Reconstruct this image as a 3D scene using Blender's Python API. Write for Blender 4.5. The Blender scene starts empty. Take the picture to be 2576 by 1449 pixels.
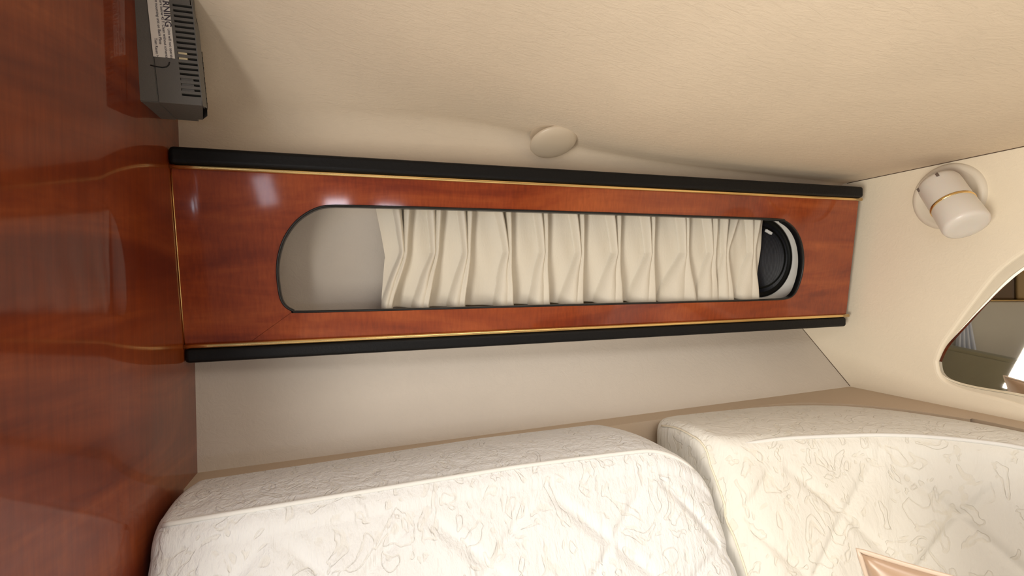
import bpy, bmesh, math, random
from mathutils import Vector, Matrix
random.seed(7)
C = bpy.context.scene.collection
S = 0.665            # one layout unit in metres
H0 = 1.10            # camera height above the cabin floor
def V(x, y, z): return Vector((x*S, y*S, z*S+H0))

# ------------------------------------------------------------ camera
cam = bpy.data.cameras.new('camera'); co = bpy.data.objects.new('camera', cam); C.objects.link(co)
R_ = Vector((0.95239, -0.30443, -0.01647)); U_ = Vector((0.01850, 0.00380, 0.99982)); F_ = Vector((0.30432, 0.95253, -0.00926))
m = Matrix((R_, U_, -F_)).transposed().to_4x4(); m.translation = V(0, 0, 0)
co.matrix_world = m
cam.sensor_width = 36; cam.lens = 1250/2576*36; cam.clip_start = 0.01
bpy.context.scene.camera = co

# ------------------------------------------------------------ light
sc = bpy.context.scene
sc.view_settings.view_transform = 'Standard'; sc.view_settings.look = 'None'
sc.view_settings.gamma = 1; sc.view_settings.use_curve_mapping = False
sc.view_settings.exposure = 0.08
w = bpy.data.worlds.new('world'); sc.world = w; w.use_nodes = True
w.node_tree.nodes['Background'].inputs[0].default_value = (1.0, 0.96, 0.92, 1)
w.node_tree.nodes['Background'].inputs[1].default_value = 0.17
def area(name, loc, target, sx, sy, power, col):
    l = bpy.data.lights.new(name, 'AREA'); l.shape = 'RECTANGLE'; l.size = sx*S; l.size_y = sy*S
    l.energy = power; l.color = col
    o = bpy.data.objects.new(name, l); C.objects.link(o)
    o.location = V(*loc); d = V(*target)-V(*loc); o.rotation_euler = d.to_track_quat('-Z', 'Z').to_euler()
    return o
hd = area('hatch_daylight', (0.62, 0.12, 0.280), (0.66, 0.30, -1.0), 1.0, 0.36, 2.5, (1.0, 0.97, 0.93)); hd.data.spread = math.radians(150)
wd = area('side_window_daylight', (-0.78, -0.30, -0.42), (1.36, 0.50, 0.05), 0.62, 0.40, 4.3, (1.0, 0.94, 0.83)); wd.data.spread = math.radians(110)
cd = area('cabin_daylight', (-1.45, -1.5, 0.00), (0.1, 1.0, -0.45), 0.8, 0.5, 3.2, (0.80, 0.87, 1.0))
area('porthole_light', (-0.56, -1.75, -0.26), (0, 1, 0), 0.11, 0.20, 0.16, (0.82, 0.86, 1.0))
area('porthole_light', (-0.10, -1.75, -0.345), (0, 1, 0), 0.15, 0.08, 0.30, (0.85, 0.88, 1.0))
area('porthole_light', (0.27, -1.75, -0.375), (0.1, 1, 0), 0.17, 0.05, 0.45, (0.85, 0.88, 1.0))

# ------------------------------------------------------------ helpers
def obj(name, bm, mat=None, parent=None, smooth=False, loc=None):
    me = bpy.data.meshes.new(name); bmesh.ops.recalc_face_normals(bm, faces=bm.faces[:]) if bm.faces else None
    bm.to_mesh(me); bm.free()
    if smooth:
        for p in me.polygons: p.use_smooth = True
    o = bpy.data.objects.new(name, me); C.objects.link(o)
    if mat: me.materials.append(mat)
    if parent: o.parent = parent; o.matrix_parent_inverse = parent.matrix_world.inverted() if False else Matrix.Translation(-parent.location) if parent.rotation_euler[:] == (0, 0, 0) else parent.matrix_basis.inverted()
    return o
def thing(name, label, cat, loc, group=None):
    o = bpy.data.objects.new(name, None); C.objects.link(o); o.location = V(*loc); o.empty_display_size = 0.02
    o['label'] = label; o['category'] = cat
    if group: o['group'] = group
    return o
def tag(o, label, cat): o['label'] = label; o['category'] = cat; return o
def struct(o): o['kind'] = 'structure'; return o
def grid(rows, bm=None, close_u=False):
    bm = bm or bmesh.new()
    vs = [[bm.verts.new(p) for p in r] for r in rows]
    for i in range(len(vs)-1):
        n = len(vs[i])
        for j in range(n if close_u else n-1):
            bm.faces.new((vs[i][j], vs[i][(j+1) % n], vs[i+1][(j+1) % n], vs[i+1][j]))
    return bm, vs
def hexa(bm, p):   # p: 8 points, bottom 4 then top 4
    v = [bm.verts.new(q) for q in p]
    for f in ((3,2,1,0),(4,5,6,7),(0,1,5,4),(1,2,6,5),(2,3,7,6),(3,0,4,7)): bm.faces.new([v[i] for i in f])
    return v
def box(bm, a, b, bevel=0, seg=2):
    b0 = bmesh.new()
    (x0, y0, z0), (x1, y1, z1) = a, b
    hexa(b0, [V(x0,y0,z0),V(x1,y0,z0),V(x1,y1,z0),V(x0,y1,z0),V(x0,y0,z1),V(x1,y0,z1),V(x1,y1,z1),V(x0,y1,z1)])
    if bevel: bmesh.ops.bevel(b0, geom=b0.edges[:], offset=bevel*S, segments=seg, profile=0.5, affect='EDGES')
    merge(bm, b0)
def merge(bm, b0, M=None):
    me = bpy.data.meshes.new('tmp'); b0.to_mesh(me); b0.free()
    if M is not None: me.transform(M)
    bm.from_mesh(me); bpy.data.meshes.remove(me)
def tube(pts, r, n=10, closed=False):
    bm = bmesh.new(); rows = []
    N = len(pts); up = Vector((0, 0, 1)); prev = None
    for i, p in enumerate(pts):
        t = (pts[(i+1) % N] - pts[i-1]) if closed else (pts[min(i+1, N-1)] - pts[max(i-1, 0)])
        t.normalize()
        if prev is None:
            a = t.orthogonal().normalized()
        else:
            a = (prev - t*prev.dot(t)).normalized()
        prev = a; b = t.cross(a)
        rows.append([p + (a*math.cos(q*2*math.pi/n) + b*math.sin(q*2*math.pi/n))*r for q in range(n)])
    bm, vs = grid(rows, bm, close_u=True)
    if closed:
        # join last to first with best matching offset
        best = min(range(n), key=lambda k: (vs[-1][0].co - vs[0][k].co).length)
        for j in range(n): bm.faces.new((vs[-1][j], vs[-1][(j+1) % n], vs[0][(j+1+best) % n], vs[0][(j+best) % n]))
    else:
        bm.faces.new(vs[0]); bm.faces.new(vs[-1])
    return bm
def interp(tab, x):
    if x <= tab[0][0]: return tab[0][1]
    for (a, b), (c, d) in zip(tab, tab[1:]):
        if x <= c:
            t = (x-a)/(c-a); return b+(d-b)*t
    return tab[-1][1]
def smoothtab(tab, x):   # monotone-ish cubic
    n = len(tab)
    if x <= tab[0][0]: return tab[0][1]
    if x >= tab[-1][0]: return tab[-1][1]
    for i in range(n-1):
        if x <= tab[i+1][0]:
            x0, y0 = tab[i]; x1, y1 = tab[i+1]; h = x1-x0; t = (x-x0)/h
            s = lambda k: 0 if k <= 0 and False else ((tab[min(k+1, n-1)][1]-tab[max(k-1, 0)][1])/(tab[min(k+1, n-1)][0]-tab[max(k-1, 0)][0]))
            m0, m1 = s(i)*h, s(i+1)*h
            return (2*t**3-3*t**2+1)*y0+(t**3-2*t**2+t)*m0+(-2*t**3+3*t**2)*y1+(t**3-t**2)*m1
def catmull(P, n):
    out = []
    P = [Vector(p) for p in P]
    for i in range(len(P)-1):
        p0 = P[max(i-1, 0)]; p1 = P[i]; p2 = P[i+1]; p3 = P[min(i+2, len(P)-1)]
        for k in range(n):
            t = k/n
            out.append(0.5*((2*p1)+(p2-p0)*t+(2*p0-5*p1+4*p2-p3)*t*t+(3*p1-p0-3*p2+p3)*t**3))
    out.append(P[-1]); return out
def resample(P, n):
    L = [0]
    for a, b in zip(P, P[1:]): L.append(L[-1]+(b-a).length)
    out = []; j = 0
    for k in range(n):
        d = L[-1]*k/(n-1)
        while j < len(P)-2 and L[j+1] < d: j += 1
        t = (d-L[j])/max(1e-9, L[j+1]-L[j]); out.append(P[j].lerp(P[j+1], min(1, t)))
    return out, L[-1]

# ------------------------------------------------------------ materials
def mat(name, col, rough=0.5, metal=0.0, coat=0.0, **k):
    M = bpy.data.materials.new(name); M.use_nodes = True
    b = M.node_tree.nodes['Principled BSDF']
    b.inputs['Base Color'].default_value = (*col, 1); b.inputs['Roughness'].default_value = rough
    b.inputs['Metallic'].default_value = metal; b.inputs['Coat Weight'].default_value = coat
    for a, v in k.items(): b.inputs[a.replace('_', ' ')].default_value = v
    return M
def nodes(M): return M.node_tree.nodes, M.node_tree.links, M.node_tree.nodes['Principled BSDF']
def tex_noise(M, scale, detail=4, rough=0.5, stretch=(1, 1, 1), dist=0, rot=(0, 0, 0)):
    n, l, b = nodes(M)
    g = n.new('ShaderNodeNewGeometry'); mp = n.new('ShaderNodeMapping'); mp.inputs['Scale'].default_value = stretch; mp.inputs['Rotation'].default_value = rot
    t = n.new('ShaderNodeTexNoise'); t.inputs['Scale'].default_value = scale; t.inputs['Detail'].default_value = detail
    t.inputs['Roughness'].default_value = rough; t.inputs['Distortion'].default_value = dist
    l.new(g.outputs['Position'], mp.inputs[0]); l.new(mp.outputs[0], t.inputs['Vector'])
    return t
def ramp(M, src, stops):
    n, l, b = nodes(M); r = n.new('ShaderNodeValToRGB')
    el = r.color_ramp.elements
    while len(el) < len(stops): el.new(0.5)
    for e, (p, c) in zip(el, stops): e.position = p; e.color = (*c, 1)
    l.new(src, r.inputs[0]); return r
def mixc(M, a, b, f, mode='MIX'):
    n, l, _ = nodes(M); x = n.new('ShaderNodeMix'); x.data_type = 'RGBA'; x.blend_type = mode
    if hasattr(f, 'default_value') or not isinstance(f, (int, float)): l.new(f, x.inputs[0])
    else: x.inputs[0].default_value = f
    for s, i in ((a, 6), (b, 7)):
        if isinstance(s, tuple): x.inputs[i].default_value = (*s, 1)
        else: l.new(s, x.inputs[i])
    return x.outputs[2]
def bump(M, src, dist, strength=1.0, prev=None):
    n, l, b = nodes(M); u = n.new('ShaderNodeBump'); u.inputs['Strength'].default_value = strength; u.inputs['Distance'].default_value = dist
    l.new(src, u.inputs['Height'])
    if prev: l.new(prev.outputs[0], u.inputs['Normal'])
    l.new(u.outputs[0], b.inputs['Normal']); return u

def wood(name, grain, rot=(0, 0, 0), tone=1.0):
    M = mat(name, (0.3, 0.06, 0.02), 0.45, coat=0.9, Coat_Roughness=0.07, Coat_IOR=1.5, Specular_IOR_Level=0.15)
    n, l, b = nodes(M)
    t1 = tex_noise(M, 4.2, 4, 0.55, grain[0], 0.8, rot)      # broad fiddleback figure
    t2 = tex_noise(M, 30, 5, 0.6, grain[1], 0.1, rot)        # fine pores
    r1 = ramp(M, t1.outputs['Fac'], [(p_, tuple(c*tone for c in q)) for p_, q in ((0.32, (0.195, 0.024, 0.004)), (0.52, (0.310, 0.052, 0.009)), (0.70, (0.43, 0.092, 0.018)))])
    r2 = ramp(M, t2.outputs['Fac'], [(0.35, (0.80, 0.76, 0.74)), (0.65, (1, 1, 1))])
    l.new(mixc(M, r1.outputs[0], r2.outputs[0], 1.0, 'MULTIPLY'), b.inputs['Base Color'])
    return M
M_wood = wood('cherry_lacquer', ((1.0, 1.0, 5.0), (9.0, 9.0, 0.6)))
M_woodShade = wood('cherry_lacquer_shaded', ((0.9, 0.9, 4.2), (7.0, 7.0, 0.5)), (0.18, 0.12, 0), 0.62)  # same cherry, toned down: the bulkhead's shade is put into the colour

def vinyl(name, col, var, bscale, bd, stretch=(1, 1, 1), rough=0.72):
    M = mat(name, col, rough); n, l, b = nodes(M)
    t = tex_noise(M, 7, 5, 0.6, (1, 1, 1), 0.5)
    r = ramp(M, t.outputs['Fac'], [(0.3, tuple(c*(1-var) for c in col)), (0.7, tuple(min(1, c*(1+var)) for c in col))])
    l.new(r.outputs[0], b.inputs['Base Color'])
    f = tex_noise(M, bscale, 6, 0.65, stretch, 1.6)
    bump(M, f.outputs['Fac'], bd)
    return M
M_ceil = vinyl('headliner_suede', (0.74, 0.62, 0.48), 0.03, 60, 0.0007, (1, 2.6, 2.6), 0.85)
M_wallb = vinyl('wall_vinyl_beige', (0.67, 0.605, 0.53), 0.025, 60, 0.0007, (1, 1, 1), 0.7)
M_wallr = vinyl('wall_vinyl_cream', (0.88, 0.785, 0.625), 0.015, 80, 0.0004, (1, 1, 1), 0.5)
M_ledge = vinyl('ledge_vinyl', (0.60, 0.48, 0.36), 0.02, 70, 0.0004)
M_black = mat('black_bumper_vinyl', (0.004, 0.004, 0.0045), 0.5, Specular_IOR_Level=0.25); 
_t = tex_noise(M_black, 260, 4, 0.6); bump(M_black, _t.outputs['Fac'], 0.0004)
M_rubber = mat('black_rubber_edging', (0.006, 0.006, 0.007), 0.35)
M_brass = mat('polished_brass', (0.86, 0.60, 0.26), 0.22, 1.0)
M_plug = mat('cream_vinyl_button', (0.60, 0.50, 0.38), 0.35)
M_lamp = mat('frosted_white_plastic', (0.74, 0.69, 0.63), 0.32, Subsurface_Weight=0.15, Subsurface_Scale=0.01)
M_lampd = mat('beige_lamp_base', (0.76, 0.69, 0.58), 0.38)
M_slot = mat('lamp_slot_dark', (0.16, 0.12, 0.10), 0.6)
M_dev = mat('dark_grey_plastic', (0.125, 0.118, 0.108), 0.42)
_t = tex_noise(M_dev, 600, 3); bump(M_dev, _t.outputs['Fac'], 0.0002)
M_dark = mat('vent_interior_black', (0.004, 0.004, 0.004), 0.7)
M_label = mat('white_sticker', (0.82, 0.78, 0.73), 0.5)
M_ink = mat('sticker_ink', (0.06, 0.05, 0.07), 0.7)
M_cream = mat('cream_reflection', (0.85, 0.72, 0.45), 0.4)
M_grille = mat('speaker_grille_black', (0.006, 0.007, 0.011), 0.38)
n, l, b = nodes(M_grille)
g = n.new('ShaderNodeNewGeometry'); wv = n.new('ShaderNodeTexWave'); wv.bands_direction = 'X'; wv.inputs['Scale'].default_value = 230; wv.inputs['Distortion'].default_value = 0.4
l.new(g.outputs['Position'], wv.inputs['Vector']); rr = ramp(M_grille, wv.outputs['Fac'], [(0.35, (0.003, 0.003, 0.005)), (0.75, (0.022, 0.026, 0.045))]); l.new(rr.outputs[0], b.inputs['Base Color']); bump(M_grille, wv.outputs['Fac'], 0.0008)
M_ring = mat('speaker_rim_black', (0.006, 0.007, 0.006), 0.5, Specular_IOR_Level=0.3)
M_spk = mat('white_speaker_surround', (0.93, 0.92, 0.86), 0.35)
M_mirror = mat('mirror_silver', (0.93, 0.92, 0.88), 0.015, 1.0)
M_bevel = mat('mirror_bevel_edge', (0.95, 0.94, 0.88), 0.05, 1.0)
M_satin = mat('champagne_satin', (0.36, 0.235, 0.15), 0.33, Sheen_Weight=0.4)
_t = tex_noise(M_satin, 9, 3, 0.5, (1, 1, 1), 0.6); bump(M_satin, _t.outputs['Fac'], 0.012)
M_satin2 = mat('champagne_satin_cord', (0.55, 0.43, 0.33), 0.3)

M_curt = mat('cream_curtain_cotton', (0.93, 0.87, 0.75), 0.9, Sheen_Weight=0.2)
n, l, b = nodes(M_curt)
tr = n.new('ShaderNodeBsdfTranslucent'); tr.inputs[0].default_value = (0.9, 0.80, 0.62, 1)
mx = n.new('ShaderNodeMixShader'); mx.inputs[0].default_value = 0.22
l.new(b.outputs[0], mx.inputs[1]); l.new(tr.outputs[0], mx.inputs[2]); l.new(mx.outputs[0], n['Material Output'].inputs[0])
_t = tex_noise(M_curt, 500, 3, 0.6, (1, 1, 0.3)); bump(M_curt, _t.outputs['Fac'], 0.0005)

def upholstery(name, col, rib):
    M = mat(name, col, 0.85, Sheen_Weight=0.25, Sheen_Roughness=0.5); n, l, b = nodes(M)
    # meandering woven vine pattern: contour lines of a noise field
    t = tex_noise(M, 30, 2.2, 0.5, (1, 1, 0.75), 1.2)
    mth = n.new('ShaderNodeMath'); mth.operation = 'MULTIPLY'; mth.inputs[1].default_value = 4.0; l.new(t.outputs['Fac'], mth.inputs[0])
    fr = n.new('ShaderNodeMath'); fr.operation = 'FRACT'; l.new(mth.outputs[0], fr.inputs[0])
    vein = ramp(M, fr.outputs[0], [(0.0, (0, 0, 0)), (0.36, (0, 0, 0)), (0.47, (1, 1, 1)), (0.53, (1, 1, 1)), (0.64, (0, 0, 0))])
    darker = tuple(c*0.965 for c in col); darker = (darker[0], darker[1]*0.985, darker[2]*0.95)
    l.new(mixc(M, col, darker, vein.outputs[0]), b.inputs['Base Color'])
    f = tex_noise(M, 170, 3, 0.6, (1, 1, 0.10), 0.15)     # fine vertical ribbing
    k = tex_noise(M, 34, 3, 0.55, (1, 1, 0.30), 0.9)      # puckers
    b1 = bump(M, f.outputs['Fac'], 0.0020*rib)
    b2 = bump(M, k.outputs['Fac'], 0.0034, 1.0, b1)
    b3 = bump(M, vein.outputs[0], 0.0005, 1.0, b2); b3.invert = True
    return M
M_upL = upholstery('white_matelasse', (0.80, 0.80, 0.80), 1.0)
M_upR = upholstery('ivory_matelasse', (0.79, 0.765, 0.70), 0.45)
M_pipe = mat('ivory_piping', (0.80, 0.79, 0.76), 0.8)
M_pipeY = mat('yellowed_piping', (0.82, 0.75, 0.60), 0.8)
M_floor = wood('cabin_sole_wood', ((1, 5, 1), (1, 9, 1)))

# ------------------------------------------------------------ setting
XL, XR = -0.298, 1.36
T = lambda x: (x-XL)/(XR-XL)
lerp = lambda a, b, t: a+(b-a)*t
# back hull wall, from the ledge up to behind the trim panel
rows = []
for j in range(41):
    s = j/40; row = []
    for i in range(61):
        x = lerp(XL, XR, i/60); t = T(x)
        prof = [(lerp(-0.3616, -0.3134, t), lerp(1.116, 1.066, t)), (lerp(-0.15, -0.154, t), lerp(1.116, 1.23, t)),
                (-0.09, lerp(1.122, 1.245, t)), (0.02, lerp(1.130, 1.25, t)), (0.12, lerp(1.118, 1.22, t)), (0.20, lerp(1.080, 1.13, t)), (0.242, lerp(1.049, 1.096, t))]
        z = lerp(prof[0][0], prof[-1][0], s)
        row.append(V(x, smoothtab(prof, z) if z > prof[1][0] else interp(prof, z), z))
    rows.append(row)
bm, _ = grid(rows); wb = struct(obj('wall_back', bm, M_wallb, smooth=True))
# ceiling: headliner rising from the wall, coved, then flat over the cabin
zc_tab = [(-0.30, 0.335), (-0.15, 0.342), (0.0, 0.345), (0.24, 0.345), (0.4, 0.328), (0.54, 0.308), (0.75, 0.292), (1.36, 0.273)]
r_tab = [(-0.30, 0.075), (-0.10, 0.070), (0.12, 0.060), (0.24, 0.048), (0.4, 0.035), (0.8, 0.026), (1.36, 0.020)]
rise_tab = [(-0.30, 0.250), (-0.15, 0.165), (0.0, 0.090), (0.15, 0.040), (0.35, 0.012), (0.6, 0.0), (1.36, 0.0)]
rows = []
for i in range(121):
    x = lerp(XL, XR, i/120); t = T(x); zc = smoothtab(zc_tab, x); r = smoothtab(r_tab, x); yf = lerp(1.049, 1.096, t); rise = max(0, smoothtab(rise_tab, x))
    th = math.atan(rise/0.2); aend = math.pi/2-th; zs = zc-r*math.sin(aend)
    row = [V(x, yf, lerp(0.240, zs, k/8)) for k in range(8)]
    for k in range(17):
        a = k/16*aend; row.append(V(x, yf-r+r*math.cos(a), zs+r*math.sin(a)))
    ye = yf-r+r*math.cos(aend)
    for k in range(1, 61):
        y = lerp(ye, -2.2, (k/60)**2.2); row.append(V(x, y, zc+rise*(1-math.exp(-(ye-y)/0.2))))
    rows.append(row)
bm, _ = grid(rows); struct(obj('ceiling', bm, M_ceil, smooth=True))
def ceil_z(x): return smoothtab(zc_tab, x)
# right wall (cream), one vertical sheet with depth
TANM = math.tan(math.radians(23))
def pane_x(y): return 1.366+(0.845-y)*TANM       # the mirror pane stands at an angle inside its recess
mo = [(0.843, -0.2086), (0.8294, -0.1681), (0.80, -0.1177), (0.7677, -0.0649), (0.7226, 0.0026), (0.6704, 0.0501), (0.61, 0.088), (0.55, 0.105), (0.49, 0.095), (0.44, 0.06), (0.41, 0.0), (0.395, -0.08), (0.39, -0.17), (0.395, -0.235), (0.415, -0.272), (0.46, -0.288),
      (0.56, -0.288), (0.6722, -0.2784), (0.7243, -0.2709), (0.7847, -0.2653), (0.8216, -0.2553), (0.8385, -0.2371)]
Mo = catmull([(a, b_, 0) for a, b_ in mo+[mo[0]]], 6)[:-1]
cm = Vector((0.62, -0.10, 0))
def mring(k, xf):
    rr_ = []
    for i, q in enumerate(Mo):
        t = (Mo[(i+1) % len(Mo)]-Mo[i-1]).normalized(); nr = Vector((-t.y, t.x, 0))
        if nr.dot(cm-q) < 0: nr = -nr
        r = q+nr*k; rr_.append(V(xf(r.x), r.x, r.y))
    return rr_
bm = bmesh.new()
lip = [mring(-0.008, lambda y: XR), mring(-0.004, lambda y: XR+0.0006), mring(-0.001, lambda y: XR+0.003), mring(0.0, lambda y: XR+0.0058), mring(0.0, lambda y: pane_x(y)+0.002)]
bm, vs = grid(lip, bm, close_u=True)
edges = [bm.edges.get((vs[0][i], vs[0][(i+1) % len(vs[0])])) for i in range(len(vs[0]))]
rc = [bm.verts.new(V(XR, y, z)) for y, z in ((1.30, -1.66), (1.30, 0.30), (-2.2, 0.30), (-2.2, -1.66))]
edges += [bm.edges.new((rc[i], rc[(i+1) % 4])) for i in range(4)]
bmesh.ops.triangle_fill(bm, use_beauty=True, edges=edges)
struct(obj('wall_right', bm, M_wallr))
# left bulkhead: flat beside the panel, then a bent face sweeping towards the viewer
prof = [Vector((XL, 1.25, 0))]
for k in range(13): prof.append(Vector((XL, 1.2-0.29*k/12, 0)))
ang = 0; p = Vector((XL, 0.91, 0))
for k in range(40):
    ang = math.radians(17)*min(1, (k+1)/26)**1.2; p = p+Vector((-math.sin(ang), -math.cos(ang), 0))*0.0048; prof.append(p.copy())
for k in range(1, 10): prof.append(p+Vector((-math.sin(ang), -math.cos(ang), 0))*0.022*k)
front = list(prof); tn = Vector((-math.sin(ang), -math.cos(ang), 0)); nb = Vector((-math.cos(ang), math.sin(ang), 0)); pe = prof[-1]
for k in range(1, 7): a_ = k/6*math.pi; prof.append(pe+nb*0.02*(1-math.cos(a_))+tn*0.02*math.sin(a_))
for q in reversed(front[:-1]): prof.append(q+Vector((-0.042, 0.0, 0)))
rows = [[V(q.x, q.y, lerp(-1.66, 0.75, j/12)) for q in prof] for j in range(13)]
bm, vs = grid(rows)
struct(obj('wall_left', bm, M_woodShade, smooth=True))
M_seam = mat('seam_brown', (0.10, 0.06, 0.035), 0.9)  # dark brown of the thin seam lines
wr = bpy.data.objects['wall_right']
q = tube([V(XR-0.0008, smoothtab([(-0.3134, 1.066), (-0.154, 1.23), (-0.09, 1.245)], z) if z > -0.154 else lerp(1.066, 1.23, (z+0.3134)/(0.3134-0.154)), z) for z in [lerp(-0.312, -0.145, k/12) for k in range(13)]], 0.0011*S, 6)
obj('seam', q, M_seam, wr, smooth=True)
q = tube([V(XR-0.0006, lerp(1.07, -1.5, k/20), 0.2722) for k in range(21)], 0.0009*S, 6); obj('seam', q, M_seam, wr, smooth=True)
# ledge behind the cushions
inner = [(XL, 1.032), (0.2, 1.036), (0.67, 1.03), (1.03, 1.013), (1.16, 0.955), (1.24, 0.86), (1.285, 0.74), (1.30, 0.6), (1.30, -1.0)]
outer = [(XL, 1.125), (0.2, 1.11), (0.67, 1.10), (1.12, 1.085), (1.37, 1.075), (1.37, 0.95), (1.37, 0.78), (1.37, 0.6), (1.37, -1.0)]
zl = lambda x: lerp(-0.3616, -0.3134, T(x))
I2 = catmull([(a, b_, 0) for a, b_ in inner], 10); O2 = [Vector((0, 0, 0))]*0
for i in range(len(outer)-1):
    for k in range(10): O2.append(Vector((*outer[i], 0)).lerp(Vector((*outer[i+1], 0)), k/10))
O2.append(Vector((*outer[-1], 0)))
rows = [[V(a.x, a.y, zl(min(a.x, XR))) for a in O2], [V(a.x, a.y, zl(a.x)) for a in I2], [V(a.x, a.y, -0.60) for a in I2]]
bm, _ = grid(rows); struct(obj('trim_1', bm, M_ledge))
# cabin sole
bm = bmesh.new(); box(bm, (-2.9, -2.2, -1.68), (XR, 1.25, -1.654)); struct(obj('floor', bm, M_floor))

# ------------------------------------------------------------ trim panel with the cut-out
def FY(z): return 1.0+(0.211-z)*0.1677          # the panel leans: its top is nearer
PT, PB = 0.209, -0.103                           # wood between the brass strips
XE = lambda z: lerp(1.3287, 1.312, (z-PB)/(PT-PB))
fas = thing('wood_valance_panel', 'long glossy cherry wood panel with oval cut-out and black padded edges', 'panel', (0.5, 1.02, -0.13))
hole = [(-0.030, 0.1560), (-0.055, 0.1530), (-0.080, 0.1415), (-0.103, 0.1225), (-0.122, 0.095), (-0.133, 0.066), (-0.138, 0.036), (-0.1375, 0.005), (-0.134, -0.022), (-0.126, -0.038), (-0.113, -0.047), (-0.095, -0.0505),
        (0.1, -0.0520), (0.3, -0.053), (0.6, -0.0545), (0.9, -0.0560), (1.05, -0.0565),
        (1.100, -0.0550), (1.122, -0.0490), (1.136, -0.035), (1.1445, -0.012), (1.149, 0.015), (1.148, 0.045), (1.140, 0.077), (1.124, 0.108), (1.099, 0.134), (1.068, 0.150), (1.035, 0.1555),
        (0.8, 0.1565), (0.5, 0.1575), (0.2, 0.1575), (0.05, 0.1570)]
Hc = catmull([(a, b_, 0) for a, b_ in hole+[hole[0]]], 6)[:-1]
TH = 0.008
def fp(x, z, d=0): return V(x, FY(z)+d, z)       # point on the panel face, d behind it
# outer boundary point for each inner point: radial projection to the rectangle
def outer_pt(q):
    c = Vector((0.5, 0.05, 0))
    if q.x < 0.0: c = Vector((0.02, 0.05, 0))
    elif q.x > 1.0: c = Vector((1.0, 0.05, 0))
    else: c = Vector((q.x, 0.05, 0))
    d = q-c; best = 1e9
    x1 = 1.32
    if d.x < -1e-6: best = min(best, (XL-c.x)/d.x)
    if d.x > 1e-6: best = min(best, (x1-c.x)/d.x)
    if d.y > 1e-6: best = min(best, (PT-c.y)/d.y)
    if d.y < -1e-6: best = min(best, (PB-c.y)/d.y)
    r = c+d*best
    return r
Oc = [outer_pt(q) for q in Hc]
# snap the four corners
for cx, cz in ((XL, PT), (XL, PB), (1.32, PT), (1.32, PB)):
    k = min(range(len(Oc)), key=lambda i: (Oc[i]-Vector((cx, cz, 0))).length); Oc[k] = Vector((cx, cz, 0))
for o_ in Oc:
    if abs(o_.x-1.32) < 1e-5: o_.x = XE(o_.y)
bm = bmesh.new(); rws = []
for f in (0, 0.33, 0.66, 1):
    rws.append([fp(lerp(a.x, b_.x, f), lerp(a.y, b_.y, f)) for a, b_ in zip(Hc, Oc)])
rws = [[fp(a.x, a.y, TH) for a in Hc]] + rws + [[fp(b_.x, b_.y, TH) for b_ in Oc]]
bm, _ = grid(rws, bm, close_u=True)
obj('wood_face', bm, M_wood, fas)
# black rubber edging lining the cut-out
P3 = [fp(a.x, a.y, -0.001) for a in Hc]
cen = Vector((0.5, 0.05, 0))
def inset(q, k, i):
    a = Hc[i-1]; b_ = Hc[(i+1) % len(Hc)]; t = (b_-a).normalized(); nrm = Vector((-t.y, t.x, 0))
    tgt = Vector((min(max(q.x, 0.05), 0.97), 0.05, 0))
    if nrm.dot(tgt-q) < 0: nrm = -nrm
    return q+nrm*k
rws = []
for k, d in ((-0.0005, 0.002), (0.0, -0.002), (0.0022, -0.003), (0.0040, -0.001), (0.0042, 0.014), (-0.0005, 0.014)):
    rws.append([fp(inset(a, k, i).x, inset(a, k, i).y, d) for i, a in enumerate(Hc)])
rws.append(rws[0])
bm, _ = grid(rws, None, close_u=True); bmesh.ops.remove_doubles(bm, verts=bm.verts[:], dist=1e-6)
obj('rubber_edging', bm, M_rubber, fas, smooth=True)['label'] = 'black rubber edging'
# padded black rails and brass strips
def rail(z0, z1, x1, front, back):
    b0 = bmesh.new()
    box(b0, (XL+0.0015, FY(z0)-front, z0), (x1, FY(z0)+back, z1), 0.007, 4)
    return b0
r1 = obj('padded_rail', rail(0.2155, 0.2450, 1.3125, 0.014, 0.045), M_black, fas, smooth=False); r1['label'] = 'upper black padded rail'
r2 = obj('padded_rail', rail(-0.1370, -0.1105, 1.3235, 0.012, 0.045), M_black, fas, smooth=False); r2['label'] = 'lower black padded rail'
for za, x1, lb in ((0.2120, 1.3165, 'upper brass strip'), (-0.1065, 1.3325, 'lower brass strip')):
    q = tube([V(lerp(XL, x1, k/40), FY(za)-0.004, za) for k in range(41)], 0.0045*S, 12)
    o = obj('brass_strip', q, M_brass, fas, smooth=True); o['label'] = lb
q = tube([V(XL+0.0012, FY(z)-0.001, z) for z in (0.210, 0.1, 0.0, -0.104)], 0.0011*S, 8)
obj('brass_bead', q, M_brass, fas, smooth=True)
# closing board under the panel
bm = bmesh.new(); hexa(bm, [V(XL, 1.075, -0.132), V(1.32, 1.075, -0.132), V(1.34, 1.235, -0.132), V(XL, 1.14, -0.132), V(XL, 1.075, -0.120), V(1.32, 1.075, -0.120), V(1.34, 1.235, -0.120), V(XL, 1.14, -0.120)])
obj('bottom_board', bm, M_wallb, fas)

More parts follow.
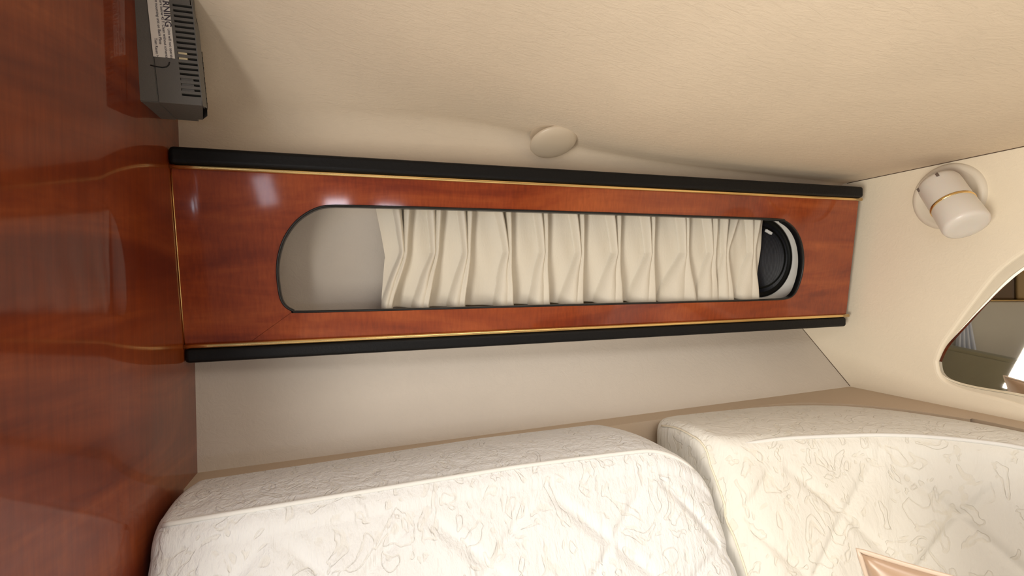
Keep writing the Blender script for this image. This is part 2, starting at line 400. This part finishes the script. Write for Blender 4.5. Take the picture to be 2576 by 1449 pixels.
# ------------------------------------------------------------ curtain
# (x_top_left_fold, x_top_right_fold, x_pinch, x_bottom_left, x_bottom_right) along the wall
def cpx(px):   # picture columns of the folds -> position along the curtain rail
    v = px-1288
    return 1.085*(0.95239*v+0.30432*1250)/(-0.30443*v+0.95253*1250)
PL = [(1005,1028,1019,960,984), (1090,1107,1098,1040,1077), (1166,1184,1177,1130,1168), (1260,1281,1280,1248,1289), (1358,1373,1371,1336,1380), (1446,1464,1462,1415,1463),
      (1538,1556,1553,1506,1562), (1625,1640,1637,1590,1644), (1713,1724,1722,1668,1745), (1778,1793,1789,1754,1798), (1819,1842,1820,1800,1834), (1882,1897,1887,1853,1899)]
PL = [tuple(cpx(a) for a in p) for p in PL]
x0t, x0m, x0b = cpx(946), cpx(970), cpx(975)
x1t, x1b = cpx(1921), cpx(1901)
ZT, ZB = 0.185, -0.047
ZP = 0.072
def sst(t): t = max(0.0, min(1.0, t)); return t*t*(3-2*t)
def ag(x, c, sl, sr):      # rounded fold with crisp flanks
    q_ = (x-c)/(1.35*(sl if x < c else sr)); q2 = q_*q_
    return math.sqrt(1-q2)*0.92+0.08 if q2 < 1 else 0.08*math.exp(-(math.sqrt(q2)-1)*2.0)
def gs(x, c, sl, sr): q_ = (x-c)/(sl if x < c else sr); return math.exp(-q_*q_)
def curtain_depth(x, z):
    acc = 0.0; P = 5
    for k, (tl, tr, pc, bl, br) in enumerate(PL):
        if abs(x-pc) > 0.12: continue
        v_ = 0.6+0.4*math.sin(k*2.3)
        if z >= ZP:
            t = (z-ZP)/(0.158-ZP); e = min(1.2, max(0, t))**1.25
            a = lerp(pc-0.0035, tl, e); b_ = lerp(pc+0.0035, tr, e)
            sl, sr = lerp(0.0048, 0.0078, min(1, t)), lerp(0.0042, 0.0062, min(1, t)); h = lerp(0.026, 0.032, sst(t))
            sh = lerp(0.012, 0.024, sst(t))
            d = max(h*ag(x, a, sl, sl*0.8), h*ag(x, b_, sl*0.8, sr))+0.0
            d2 = 0.003*gs(x, a-0.004, sh, 0.006)
        else:
            t = min(1, (ZP-z)/(ZP-ZB)); e = sst(t*0.9+0.05)
            w_ = br-bl
            a = lerp(pc-0.0035, bl+0.28*w_, sst(t*0.93)**0.8); b_ = lerp(pc+0.0035, br-0.20*w_, e)
            bow = 0.004*math.sin(math.pi*min(1, t*1.6))*v_; a -= bow; b_ -= bow*0.4
            sl, sr = lerp(0.0048, max(0.008, 0.36*w_), t), lerp(0.0042, max(0.005, 0.17*w_), t); h = lerp(0.026, 0.038, sst(t))
            d = max(h*ag(x, a, sl, sl*lerp(0.8, 1.35, t)), h*ag(x, b_, sl*lerp(0.8, 1.5, t), sr))
            if a < x < b_: d = max(d, h*0.76*sst(t*1.6))
            d2 = lerp(0.003, 0.012, t)*gs(x, a-0.006, lerp(0.012, 0.026, t), 0.006)
        acc += max(d, d2)**P
    d = acc**(1.0/P)*lerp(1.0, 0.72, sst((x-0.75)/0.2))
    gap = min(abs(x-p[2]) for p in PL)
    d += 0.006*sst(gap/0.035)*sst((z-0.02)/0.08)
    d += 0.0018*math.sin(x*55+math.sin(z*14)*1.2)+0.0009*math.sin(x*131+z*23)
    return d
NU, NV = 1100, 90; rows = []
for j in range(NV+1):
    z_ = lerp(ZT, ZB, j/NV); row = []
    f = j/NV
    xa = x0t+(x0m-x0t)*min(1, f/0.55)**1.5+0.004*math.sin(f*5) if f < 0.55 else lerp(x0m, PL[0][3]-0.003, (f-0.55)/0.45)
    xb = lerp(x1t, x1b, f)
    for i in range(NU+1):
        x = lerp(xa, xb, i/NU)
        d = curtain_depth(x, z_)
        zz = z_-(0.012*min(1, d/0.04)*(j/NV)**3 if j else 0)
        row.append(V(x, lerp(1.100, 1.088, sst((x-0.75)/0.2))-d+0.010*(0.2-z_)*0, zz))
    rows.append(row)
bm, _ = grid(rows); cur = obj('curtain', bm, M_curt, smooth=True)
tag(cur, 'cream pleated curtain hanging behind the oval cut-out of the wood panel', 'curtain')
sm = cur.modifiers.new('thick', 'SOLIDIFY'); sm.thickness = 0.0012; sm.offset = 1
# rail carrying the curtain
q = tube([V(-0.10, 1.100, 0.19), V(1.12, 1.100, 0.19)], 0.006*S, 12)
ro = obj('curtain_rail', q, M_rubber, smooth=True); tag(ro, 'thin rail behind the wood panel that carries the cream curtain', 'rail')

# ------------------------------------------------------------ speaker behind the panel
def lathe(pts, n=64, close=True):   # pts: (radius, height) -> mesh about local Z
    bm = bmesh.new(); rows = []
    for r, h in pts: rows.append([Vector((r*math.cos(a*2*math.pi/n)*S, r*math.sin(a*2*math.pi/n)*S, h*S)) for a in range(n)])
    bm, vs = grid(rows, bm, close_u=True)
    if close:
        if pts[0][0] > 1e-5: bm.faces.new(vs[0])
        if pts[-1][0] > 1e-5: bm.faces.new(vs[-1])
    bmesh.ops.remove_doubles(bm, verts=bm.verts[:], dist=1e-7)
    return bm
def placed(bm, origin, zdir, xdir=None):
    z = Vector(zdir).normalized(); x = Vector(xdir) if xdir else z.orthogonal(); x = (x-z*x.dot(z)).normalized(); y = z.cross(x)
    M = Matrix((x, y, z)).transposed().to_4x4(); M.translation = V(*origin)
    bm.transform(M); return bm
SO = (1.082, 1.126, 0.062); SD = (-0.04, -1, 0.0)
spk = thing('speaker', 'round black speaker with white surround behind the right end of cut-out', 'speaker', SO)
bmp = bmesh.new()
b0 = bmesh.new(); hw, hh = 0.190, 0.165
ring = [Vector((hw*S*math.copysign(abs(math.cos(a))**0.55, math.cos(a)), hh*S*math.copysign(abs(math.sin(a))**0.55, math.sin(a)), 0)) for a in [k*2*math.pi/72 for k in range(72)]]
rws = [[Vector((p.x, p.y, -0.13*S)) for p in ring], [Vector((p.x, p.y, 0.0)) for p in ring], [Vector((p.x*0.97, p.y*0.97, 0.006*S)) for p in ring],
       [Vector((0.112*S*math.cos(k*2*math.pi/72), 0.112*S*math.sin(k*2*math.pi/72), 0.012*S)) for k in range(72)], [Vector((0.108*S*math.cos(k*2*math.pi/72), 0.108*S*math.sin(k*2*math.pi/72), -0.004*S)) for k in range(72)]]
b0, _ = grid(rws, b0, close_u=True)
obj('surround', placed(b0, SO, SD, (1, 0, 0)), M_spk, spk, smooth=True)['label'] = 'white surround'
obj('rim', placed(lathe([(0.112, 0.008), (0.112, 0.015), (0.108, 0.018), (0.103, 0.016), (0.100, 0.012), (0.098, 0.012)], 72, False), SO, SD), M_ring, spk, smooth=True)
obj('rim', placed(lathe([(0.089, 0.014), (0.086, 0.0185), (0.082, 0.016)], 72, False), SO, SD), M_ring, spk, smooth=True)
obj('grille', placed(lathe([(0.102, 0.011), (0.09, 0.0145), (0.07, 0.019), (0.05, 0.022), (0.02, 0.0245), (0.0, 0.025)], 72, False), SO, SD), M_grille, spk, smooth=True)
bz = bmesh.new(); box(bz, (1.082, 1.086, 0.1265), (1.104, 1.093, 0.1335), 0.0012)  # small white chip modelled in place of a highlight on the speaker
bmesh.ops.rotate(bz, verts=bz.verts[:], cent=V(1.093, 1.090, 0.130), matrix=Matrix.Rotation(0.42, 3, 'Y'))
obj('glint', bz, mat('glint_white', (0.9, 0.9, 0.88), 0.3), spk)['label'] = 'small white painted badge'

# ------------------------------------------------------------ fabric button on the headliner cove
bo = (0.4240, 1.012, 0.3090); bn = Vector((0.03, -0.40, -0.92))
but = lathe([(0.0475, -0.025), (0.0475, -0.003), (0.0515, -0.002), (0.0525, 0.001), (0.0505, 0.0045), (0.045, 0.0075), (0.034, 0.0100), (0.02, 0.0115), (0.0, 0.012)], 72, False)
bt = obj('headliner_button', placed(but, bo, bn), M_plug, smooth=True)
tag(bt, 'round padded beige button on the headliner above the wood panel', 'button')

# ------------------------------------------------------------ grey vented box on the bulkhead
dev = thing('vented_plastic_box', 'dark grey vented plastic box with white warning sticker on the wood bulkhead', 'appliance', (-0.26, 0.93, 0.288))
zb, zt = 0.283, 0.462
def DY(z): return lerp(0.880, 0.868, (z-zb)/(zt-zb))      # front face leans
def DX(z): return -(z-0.283)*0.055                         # the box hangs slightly tilted
xr = -0.2166
def slab(bm, x0, x1, z0, z1, f0, f1, xb0=None, xb1=None):  # block from depth f0 to f1 behind the front face
    b0 = bmesh.new(); xb0 = x0 if xb0 is None else xb0; xb1 = x1 if xb1 is None else xb1
    hexa(b0, [V(x0+DX(z0), DY(z0)+f0, z0), V(x1+DX(z0), DY(z0)+f0, z0), V(xb1+DX(z0), DY(z0)+f1, z0), V(xb0+DX(z0), DY(z0)+f1, z0), V(x0+DX(z1), DY(z1)+f0, z1), V(x1+DX(z1), DY(z1)+f0, z1), V(xb1+DX(z1), DY(z1)+f1, z1), V(xb0+DX(z1), DY(z1)+f1, z1)])
    merge(bm, b0)
vx0, vx1 = -0.2435, -0.2180                                # vented zone
v0, v1 = 0.2955, 0.4310
bm = bmesh.new()
slab(bm, -0.2745, vx0, zb, zt, 0, 0.083); slab(bm, vx1, xr, zb, zt, 0, 0.012, vx1, xr)
slab(bm, vx0, xr-0.0001, zb, v0, 0, 0.072, vx0, xr-0.018); slab(bm, vx0, vx1-0.002, v1, zt, 0, 0.060, vx0, vx1-0.022)
bmesh.ops.remove_doubles(bm, verts=bm.verts[:], dist=1e-6)
obj('body', bm, M_dev, dev)
bm = bmesh.new(); slab(bm, XL-0.004, -0.2754, zb-0.0005, zt, 0.0, 0.084); bmesh.ops.bevel(bm, geom=bm.edges[:], offset=0.0012*S, segments=2, affect='EDGES')
obj('back_shell', bm, M_dev, dev)
bm = bmesh.new(); slab(bm, vx0, vx1-0.001, v0, v1, 0.010, 0.055, vx0, vx1-0.006); obj('vent_cavity', bm, M_dark, dev)
# angled side of the box, with short slots
zs = [zb, 0.33, 0.37, 0.40, 0.43, 0.46, zt]
rws = []
for z in zs:
    cut = 0 if z < 0.40 else (z-0.40)*0.20
    e = xr+DX(z)
    rws.append([V(e-0.0002-cut*0.3, DY(z)+0.0005, z), V(e+0.0030-cut, DY(z)+0.012, z), V(e-0.006-cut, DY(z)+0.05, z), V(e-0.019-cut, DY(z)+0.073, z), V(-0.27, DY(z)+0.074, z)])
rws.append([V(-0.26, DY(zt)+0.02, zt)]*5)
bm, vs = grid(rws[:-1]); obj('side_panel', bm, M_dev, dev)
pitch = (v1-v0)/17.6
for k in range(18):
    z0 = v0+pitch*k
    bm = bmesh.new(); slab(bm, vx0-0.001, vx1+0.001, z0+pitch*0.46, z0+pitch*1.0 if k < 17 else v1, 0.0002, 0.012); obj('vent_slat', bm, M_dev, dev)
    if k in (7, 8):
        bm = bmesh.new(); slab(bm, vx0+0.0005, vx0+0.012, z0+0.0002, z0+pitch*0.46, 0.002, 0.011); o = obj('slot_reflection', bm, M_cream, dev); o['label'] = 'pale reflection painted in the vent slot'  # cream block stands in for a reflection inside the slot
    if k in (1, 2, 3):
        bm = bmesh.new(); slab(bm, vx0+0.0005, vx0+0.017, z0+0.0002, z0+pitch*0.46, 0.002, 0.011); obj('inner_plate', bm, M_dev, dev)
for k in range(11):
    z0 = v0-0.006+pitch*k; e = xr+DX(z0); b0 = bmesh.new()
    hexa(b0, [V(e+0.0030-0.0006, DY(z0)+0.014, z0), V(e-0.0030, DY(z0)+0.038, z0), V(e-0.008, DY(z0)+0.038, z0), V(e-0.008, DY(z0)+0.014, z0),
              V(e+0.0030-0.0002, DY(z0)+0.014, z0+pitch*.42), V(e-0.0028, DY(z0)+0.038, z0+pitch*.42), V(e-0.008, DY(z0)+0.038, z0+pitch*.42), V(e-0.008, DY(z0)+0.014, z0+pitch*.42)])
    bmesh.ops.translate(b0, verts=b0.verts[:], vec=Vector((0.0007*S, 0, 0)))
    obj('side_slot', b0, M_dark, dev)
q = tube([V(x, DY(z)-0.0003, z) for x, z in ((-0.2835, 0.3362), (-0.277, 0.3350), (-0.268, 0.3345), (-0.2625, 0.3360), (-0.2595, 0.3395), (-0.2585, 0.3435))], 0.0009*S, 8)
obj('latch_groove', q, M_dark, dev, smooth=True)['label'] = 'dark curved latch line'
# sticker with printing; its lines run down the box
bm = bmesh.new(); hexa(bm, [V(x+DX(z), DY(z)+d, z) for z in (0.3495, 0.455) for x, d in ((-0.2755, -0.0009), (-0.2475, -0.0009), (-0.2475, 0.001), (-0.2755, 0.001))])
stk = obj('sticker', bm, M_label, dev); stk['label'] = 'white warning sticker'
def text(body, x, z, size, depth=0.0005, name='printing'):
    cu = bpy.data.curves.new(name, 'FONT'); cu.body = body; cu.size = size*S; cu.extrude = 0.0; cu.offset = 0.00012 if size > 0.01 else 0.00003; cu.resolution_u = 3
    t = bpy.data.objects.new('t', cu); C.objects.link(t)
    bpy.context.view_layer.update()
    me = bpy.data.meshes.new_from_object(t.evaluated_get(bpy.context.evaluated_depsgraph_get()))
    bpy.data.objects.remove(t)
    # reading direction runs downwards, letter tops point to the right
    dn = Vector((0.055, -(0.868-0.880)/(zt-zb), -1)).normalized(); up = Vector((1, 0, 0.055)).normalized(); nr = dn.cross(up)
    M = Matrix((dn, up, nr)).transposed().to_4x4(); M.translation = V(x+DX(z), DY(z)-0.0013, z)
    me.transform(M); me.materials.append(M_ink)
    o = bpy.data.objects.new(name, me); C.objects.link(o); o.parent = stk
    return o
text('WARNING', -0.2555, 0.4520, 0.0120)
text('Unit will not operate', -0.2530, 0.3920, 0.0052)
text('at temperature below 45 F. Clean without solvents', -0.2595, 0.4560, 0.0052)
text('before mounting unit on Back Plate', -0.2655, 0.4420, 0.0052)
text('Test Reset >', -0.2715, 0.3760, 0.0052)

# ------------------------------------------------------------ reading lamp on the right wall
LO = (XR, 0.815, 0.190)
lamp = thing('reading_lamp', 'frosted white swivel reading lamp with brass ring on the cream wall', 'lamp', LO)
base = lathe([(0.078, -0.01), (0.078, 0.003), (0.075, 0.008), (0.069, 0.0105), (0.064, 0.0095), (0.058, 0.005), (0.050, 0.0035), (0.0, 0.0035)], 80, False)
obj('base_plate', placed(base, LO, (-1, 0, 0)), M_lampd, lamp, smooth=True)
# lamp head: barrel lying off the wall
hc0 = Vector((XR-0.058, 0.803, 0.220)); hc1 = Vector((XR-0.092, 0.724, 0.106))
ax = (hc1-hc0); HL = ax.length; rb = 0.041
def head(p): return placed(lathe(p, 72, False), tuple(hc0), tuple(ax), (-1, 0, 0))
obj('barrel', head([(0.0, 0.0), (rb*0.80, 0.0), (rb*0.93, 0.003), (rb*0.985, 0.010), (rb, 0.02), (rb, HL*0.52)]), M_lamp, lamp, smooth=True)
obj('brass_ring', head([(rb, HL*0.515), (rb+0.0014, HL*0.52), (rb+0.0014, HL*0.555), (rb, HL*0.56)]), M_brass, lamp, smooth=True)
obj('shade', head([(rb, HL*0.555), (rb+0.0005, HL*0.60), (rb+0.002, HL*0.93), (rb, HL*0.98), (rb-0.006, HL), (rb*0.5, HL*1.0), (0.0, HL*0.99)]), M_lamp, lamp, smooth=True)
obj('swivel_neck', placed(lathe([(0.020, 0.0), (0.018, 0.04), (0.018, 0.06)], 32), (XR, 0.785, 0.185), (-1, 0, 0)), M_lampd, lamp, smooth=True)
axn = ax.normalized(); out = Vector((-1, 0, 0)); out = (out-axn*out.dot(axn)).normalized(); sd = axn.cross(out)
for sgn in (-1, 1):
    a = sgn*0.62
    ctr = hc0+axn*0.012+(out*math.cos(a)+sd*math.sin(a))*(rb+0.000)
    b0 = bmesh.new(); bmesh.ops.create_cube(b0, size=1)
    bmesh.ops.scale(b0, verts=b0.verts[:], vec=Vector((0.0055, 0.003, 0.010))*S)
    bmesh.ops.bevel(b0, geom=b0.edges[:], offset=0.0005*S, segments=2, affect='EDGES')
    o = obj('vent_slot', placed(b0, tuple(ctr), tuple(axn), tuple(sd)), M_slot, lamp)

# ------------------------------------------------------------ mirror on the right wall
mir = thing('wall_mirror', 'curved mirror in the cream wall, right of the panel and below the lamp', 'mirror', (XR, 0.60, -0.27))
bm, vs = grid([mring(0.0005, lambda y: pane_x(y)+0.001), mring(0.0008, lambda y: pane_x(y)-0.0005), mring(0.006, lambda y: pane_x(y)-0.0016)], None, close_u=True)
obj('bevel', bm, M_bevel, mir)
bm = bmesh.new(); bm.faces.new([bm.verts.new(p) for p in mring(0.006, lambda y: pane_x(y)-0.0016)]); obj('glass', bm, M_mirror, mir)

# ------------------------------------------------------------ other side of the cabin, seen in the mirror
M_locker = vinyl('locker_vinyl', (0.70, 0.66, 0.55), 0.02, 60, 0.0004)
M_olive = vinyl('olive_settee', (0.30, 0.27, 0.17), 0.05, 60, 0.001)
M_brown = mat('brown_leather', (0.17, 0.11, 0.06), 0.5); M_dbrown = mat('dark_brown_case', (0.055, 0.045, 0.05), 0.5); M_tan = mat('tan_case', (0.42, 0.29, 0.13), 0.5)
bm = bmesh.new(); box(bm, (-1.60, -1.2, -1.653), (-1.30, 0.55, -0.165), 0.01, 3)
lk = thing('locker', 'cream side locker across the cabin, seen in the mirror', 'cabinet', (-1.45, -0.3, -1.653))
obj('body', bm, M_locker, lk)
bm = bmesh.new(); box(bm, (-1.60, -1.2, -0.1645), (-1.285, 0.55, -0.155), 0.003, 2); obj('top_rim', bm, M_brass, lk)
for nm, y0, y1, z1, m_, lb in (('storage_case', -0.50, -0.24, 0.06, M_tan, 'tan case with pale corner trim on the locker, seen in the mirror'), ('storage_case', -0.23, -0.03, 0.22, M_brown, 'brown leather case standing on the locker, seen in the mirror'), ('storage_case', -0.02, 0.14, 0.02, M_dbrown, 'low dark case on the locker, seen in the mirror')):
    t = thing(nm, lb, 'case', (-1.42, (y0+y1)/2, -0.154))
    bm = bmesh.new(); box(bm, (-1.50, y0, -0.154), (-1.33, y1, z1), 0.012, 3); obj('body', bm, m_, t)
    bm = bmesh.new(); box(bm, (-1.334, y0+0.03, z1-0.05), (-1.324, y1-0.03, z1-0.035), 0.003, 2); obj('clasp_strip', bm, M_brass, t)
rows = []
for j in range(25):
    f = j/24; row = []
    for i in range(61):
        u = i/60; wd = lerp(0.012, 0.17, f**0.8); row.append(V(-1.245-0.022*math.cos(u*2*math.pi*4)*f**0.5, 0.045+(u-0.5)*wd-0.02*f, lerp(-0.155, -0.80, f)))
    rows.append(row)
bm, _ = grid(rows); cu2 = obj('gathered_cloth', bm, M_clothw, smooth=True) if False else None
M_clothw = mat('bluish_white_cloth', (0.78, 0.82, 0.90), 0.8)
cu2 = obj('gathered_curtain', bm, M_clothw, smooth=True); tag(cu2, 'bluish white gathered curtain hanging in front of the locker, seen in the mirror', 'curtain')
cu2.modifiers.new('thick', 'SOLIDIFY').thickness = 0.002
A_, B_ = Vector((-1.19, 0.30, 0)), Vector((-0.80, -0.32, 0)); dd = (B_-A_).normalized(); nn = Vector((-dd.y, dd.x, 0))
b0 = bmesh.new()
def q_(p, o_, z): r = p+nn*o_; return V(r.x, r.y, z)
hexa(b0, [q_(A_, 0, -1.653), q_(B_, 0, -1.653), q_(B_, -0.12, -1.653), q_(A_, -0.12, -1.653), q_(A_, 0, -0.42), q_(B_, 0, -0.54), q_(B_, -0.12, -0.54), q_(A_, -0.12, -0.42)])
bmesh.ops.bevel(b0, geom=b0.edges[:], offset=0.02*S, segments=4, affect='EDGES')
st = obj('settee', b0, M_olive, smooth=False); tag(st, 'olive settee back across the cabin, seen low in the mirror', 'sofa')

# ------------------------------------------------------------ cushions
def cushion(name, B, F, ztop, h, rbk, rf, e0, e1, f0_, f1_, lean, mtl, label, cat, quilt=(0.22, 0.20, 0.008), n=300, crown=0.006, phase=0.0, endbulge=0.0):
    Bc = catmull([(a, b_, 0) for a, b_ in B], 24); Fc = catmull([(a, b_, 0) for a, b_ in F], 24)
    Bc, _ = resample(Bc, n); Fc, L = resample(Fc, n)
    Ls = [0]
    for a, b_ in zip(Fc, Fc[1:]): Ls.append(Ls[-1]+(b_-a).length)
    rows = []; pipe = []
    for i in range(n):
        s = Ls[i]
        rd = lambda r_, u: r_-math.sqrt(max(0, r_*r_-(r_-u)**2)) if u < r_ else 0.0
        e = max(rd(e0, s), rd(e1, L-s)); ef = max(rd(f0_, s), rd(f1_, L-s))
        P, Q = Bc[i], Fc[i]; d = (Q-P); W = d.length; d.normalize()
        zt_ = ztop(lerp(P.x, Q.x, 0.5)); es = min(ef, W*0.42)
        pts = []
        def add(a, z, q=None): pts.append((a, z, q))
        top = zt_-e; bot = zt_-h
        a0, a1 = es*0.8, W-es
        rB = max(0.004, min(rbk, (a1-a0)/2)); rF = max(0.004, min(rf, (a1-a0)/2))
        for k in range(7): add(a0, lerp(bot, top-rB, k/7))
        for k in range(9):
            t = k/8*math.pi/2; add(a0+rB-rB*math.cos(t), top-rB+rB*math.sin(t))
        for k in range(1, 30):
            t = k/30; add(lerp(a0+rB, a1-rF, t), top+crown*math.sin(math.pi*t))
        for k in range(11):
            t = k/10*math.pi/2; add(a1-rF+rF*math.sin(t), top-rF+rF*math.cos(t))
        NF = 110
        for k in range(1, NF+1):
            t = k/NF; z = lerp(top-rF, bot, t); dz = (top-rF)-z
            bul = 0.018*math.sin(math.pi*min(1, t*1.0))**0.8
            a = a1+lean*dz+bul
            qs = s+phase; A, Bq, D = quilt
            g1 = (qs/A+dz/Bq) % 1; g2 = (qs/A-dz/Bq) % 1
            g1 = min(g1, 1-g1)*A; g2 = min(g2, 1-g2)*A
            fade = min(1, dz/0.05)
            a -= D*fade*max(math.exp(-(g1/0.015)**2), math.exp(-(g2/0.015)**2))
            a += 0.0022*math.sin(s*37+dz*9)*math.sin(dz*41+s*5)*fade
            add(a, z)
        rows.append([V(P.x+d.x*a, P.y+d.y*a, z) for a, z, _ in pts])
        pk = 7+9+29+4; pipe.append(rows[-1][pk].copy())
    bm, vs = grid(rows)
    bm.faces.new(vs[0]); bm.faces.new(vs[-1][::-1])
    # underside
    for i in range(n-1): bm.faces.new((vs[i][0], vs[i+1][0], vs[i+1][-1], vs[i][-1]))
    o = obj(name, bm, mtl, smooth=True); tag(o, label, cat)
    return o, pipe, rows
BL = [(-0.284, 1.032), (0.0, 1.034), (0.4, 1.036), (0.62, 1.034), (0.655, 1.030)]
FL = [(-0.294, 0.836), (-0.1, 0.836), (0.2, 0.832), (0.45, 0.826), (0.60, 0.814), (0.694, 0.800)]
cL, pipeL, rowsL = cushion('back_cushion', BL, FL, lambda x: interp([(-0.3, -0.341), (-0.07, -0.334), (0.26, -0.323), (0.6, -0.321), (0.7, -0.322)], x), 0.435, 0.030, 0.042, 0.028, 0.17, 0.03, 0.05, 0.34, M_upL,
        'white quilted back cushion along the left part of the berth, beside the bulkhead', 'cushion', phase=0.05)
ctr = lambda r_: None
pp = [p for p in pipeL[6:285:3]]
pl = tube([p+Vector((0, -0.001, 0.001-0.005*max(0, (k-80)/13.0)**2)) for k, p in enumerate(pp)], 0.0040*S, 8); o = obj('piping', pl, M_pipe, cL, smooth=True)
BR = [(0.657, 1.027), (0.85, 1.026), (1.03, 1.010), (1.155, 0.955), (1.235, 0.865), (1.278, 0.74), (1.292, 0.6), (1.292, 0.35), (1.292, 0.1)]
FR = [(0.690, 0.815), (0.76, 0.802), (0.87, 0.780), (1.0, 0.745), (1.09, 0.695), (1.155, 0.625), (1.178, 0.55), (1.180, 0.35), (1.180, 0.1)]
cR, pipeR, rowsR = cushion('back_cushion', BR, FR, lambda x: interp([(0.66, -0.322), (1.0, -0.322), (1.2, -0.318), (1.3, -0.312)], x), 0.435, 0.022, 0.042, 0.028, 0.04, 0.06, 0.04, 0.36, M_upR,
        'ivory quilted corner cushion curving along the right wall below the mirror', 'cushion', quilt=(0.22, 0.20, 0.008), phase=0.10, n=340)
pl = tube([p+Vector((0, 0, 0.001-0.005*max(0, 1-k/14.0)**2)) for k, p in enumerate(pipeR[20:325:3])], 0.0042*S, 8); obj('piping', pl, M_pipe, cR, smooth=True)
er = rowsR[2]
pl = tube([p+Vector((-0.0015, 0, 0)) for p in er[14:150:2]], 0.0018*S, 8); o = obj('end_piping', pl, M_pipeY, cR, smooth=True); o['label'] = 'yellowish end piping'

# berth seat (mostly below the frame) that carries the cushions and the pillow
bm = bmesh.new(); box(bm, (-0.27, -0.95, -0.86), (1.33, 1.03, -0.775), 0.02, 4)
berth = thing('berth', 'cherry wood berth base with ivory seat cushion below the back cushions', 'berth', (0.5, 0.5, -1.653))
be = obj('seat_cushion', bm, M_upR, berth)
bm = bmesh.new(); box(bm, (-0.26, -0.90, -1.653), (1.34, 1.03, -0.861), 0.004, 1)
obj('base', bm, M_woodShade, berth)

# ------------------------------------------------------------ satin pillow
def pillow(c0, e1, e2, th, name, label):
    # c0 top-left corner, e1 along the top edge, e2 down the left edge
    c0, e1, e2 = Vector(c0), Vector(e1), Vector(e2); nr = e1.cross(e2).normalized()
    N = 48; out_ = {}
    def sh(u, v):
        a, b_ = 2*u-1, 2*v-1
        pin = 0.07
        uu = u+(0.5-u)*pin*(1-b_*b_)*abs(a)*1.0; vv = v+(0.5-v)*pin*(1-a*a)*abs(b_)
        t = max(0, (1-a**4)*(1-b_**4))**0.62
        return uu, vv, t*th
    bm = bmesh.new()
    for sgn in (1, -1):
        rows = []
        for j in range(N+1):
            row = []
            for i in range(N+1):
                u, v, t = sh(i/N, j/N)
                t *= 1+0.10*math.sin(u*19+v*7)*math.cos(v*15)
                p = c0+e1*u+e2*v+nr*sgn*t; row.append(V(*p))
            rows.append(row)
        grid(rows, bm)
    bmesh.ops.remove_doubles(bm, verts=bm.verts[:], dist=1e-5)
    o = obj(name, bm, M_satin, smooth=True); tag(o, label, 'pillow')
    per = [(i/N, 0) for i in range(N)]+[(1, j/N) for j in range(N)]+[(1-i/N, 1) for i in range(N)]+[(0, 1-j/N) for j in range(N)]
    pts = []
    for u, v in per:
        a, b_, t = sh(u, v); pts.append(V(*(c0+e1*a+e2*b_)))
    obj('cord_edge', tube(pts, 0.0032*S, 8, closed=True), M_satin2, o, smooth=True)['label'] = 'pale shiny edge'
    return o
pillow((0.612, 0.472, -0.350), (0.28, -0.235, -0.020), (0.050, -0.045, -0.395), 0.040, 'satin_pillow', 'champagne satin pillow leaning on the ivory corner cushion, bottom right')
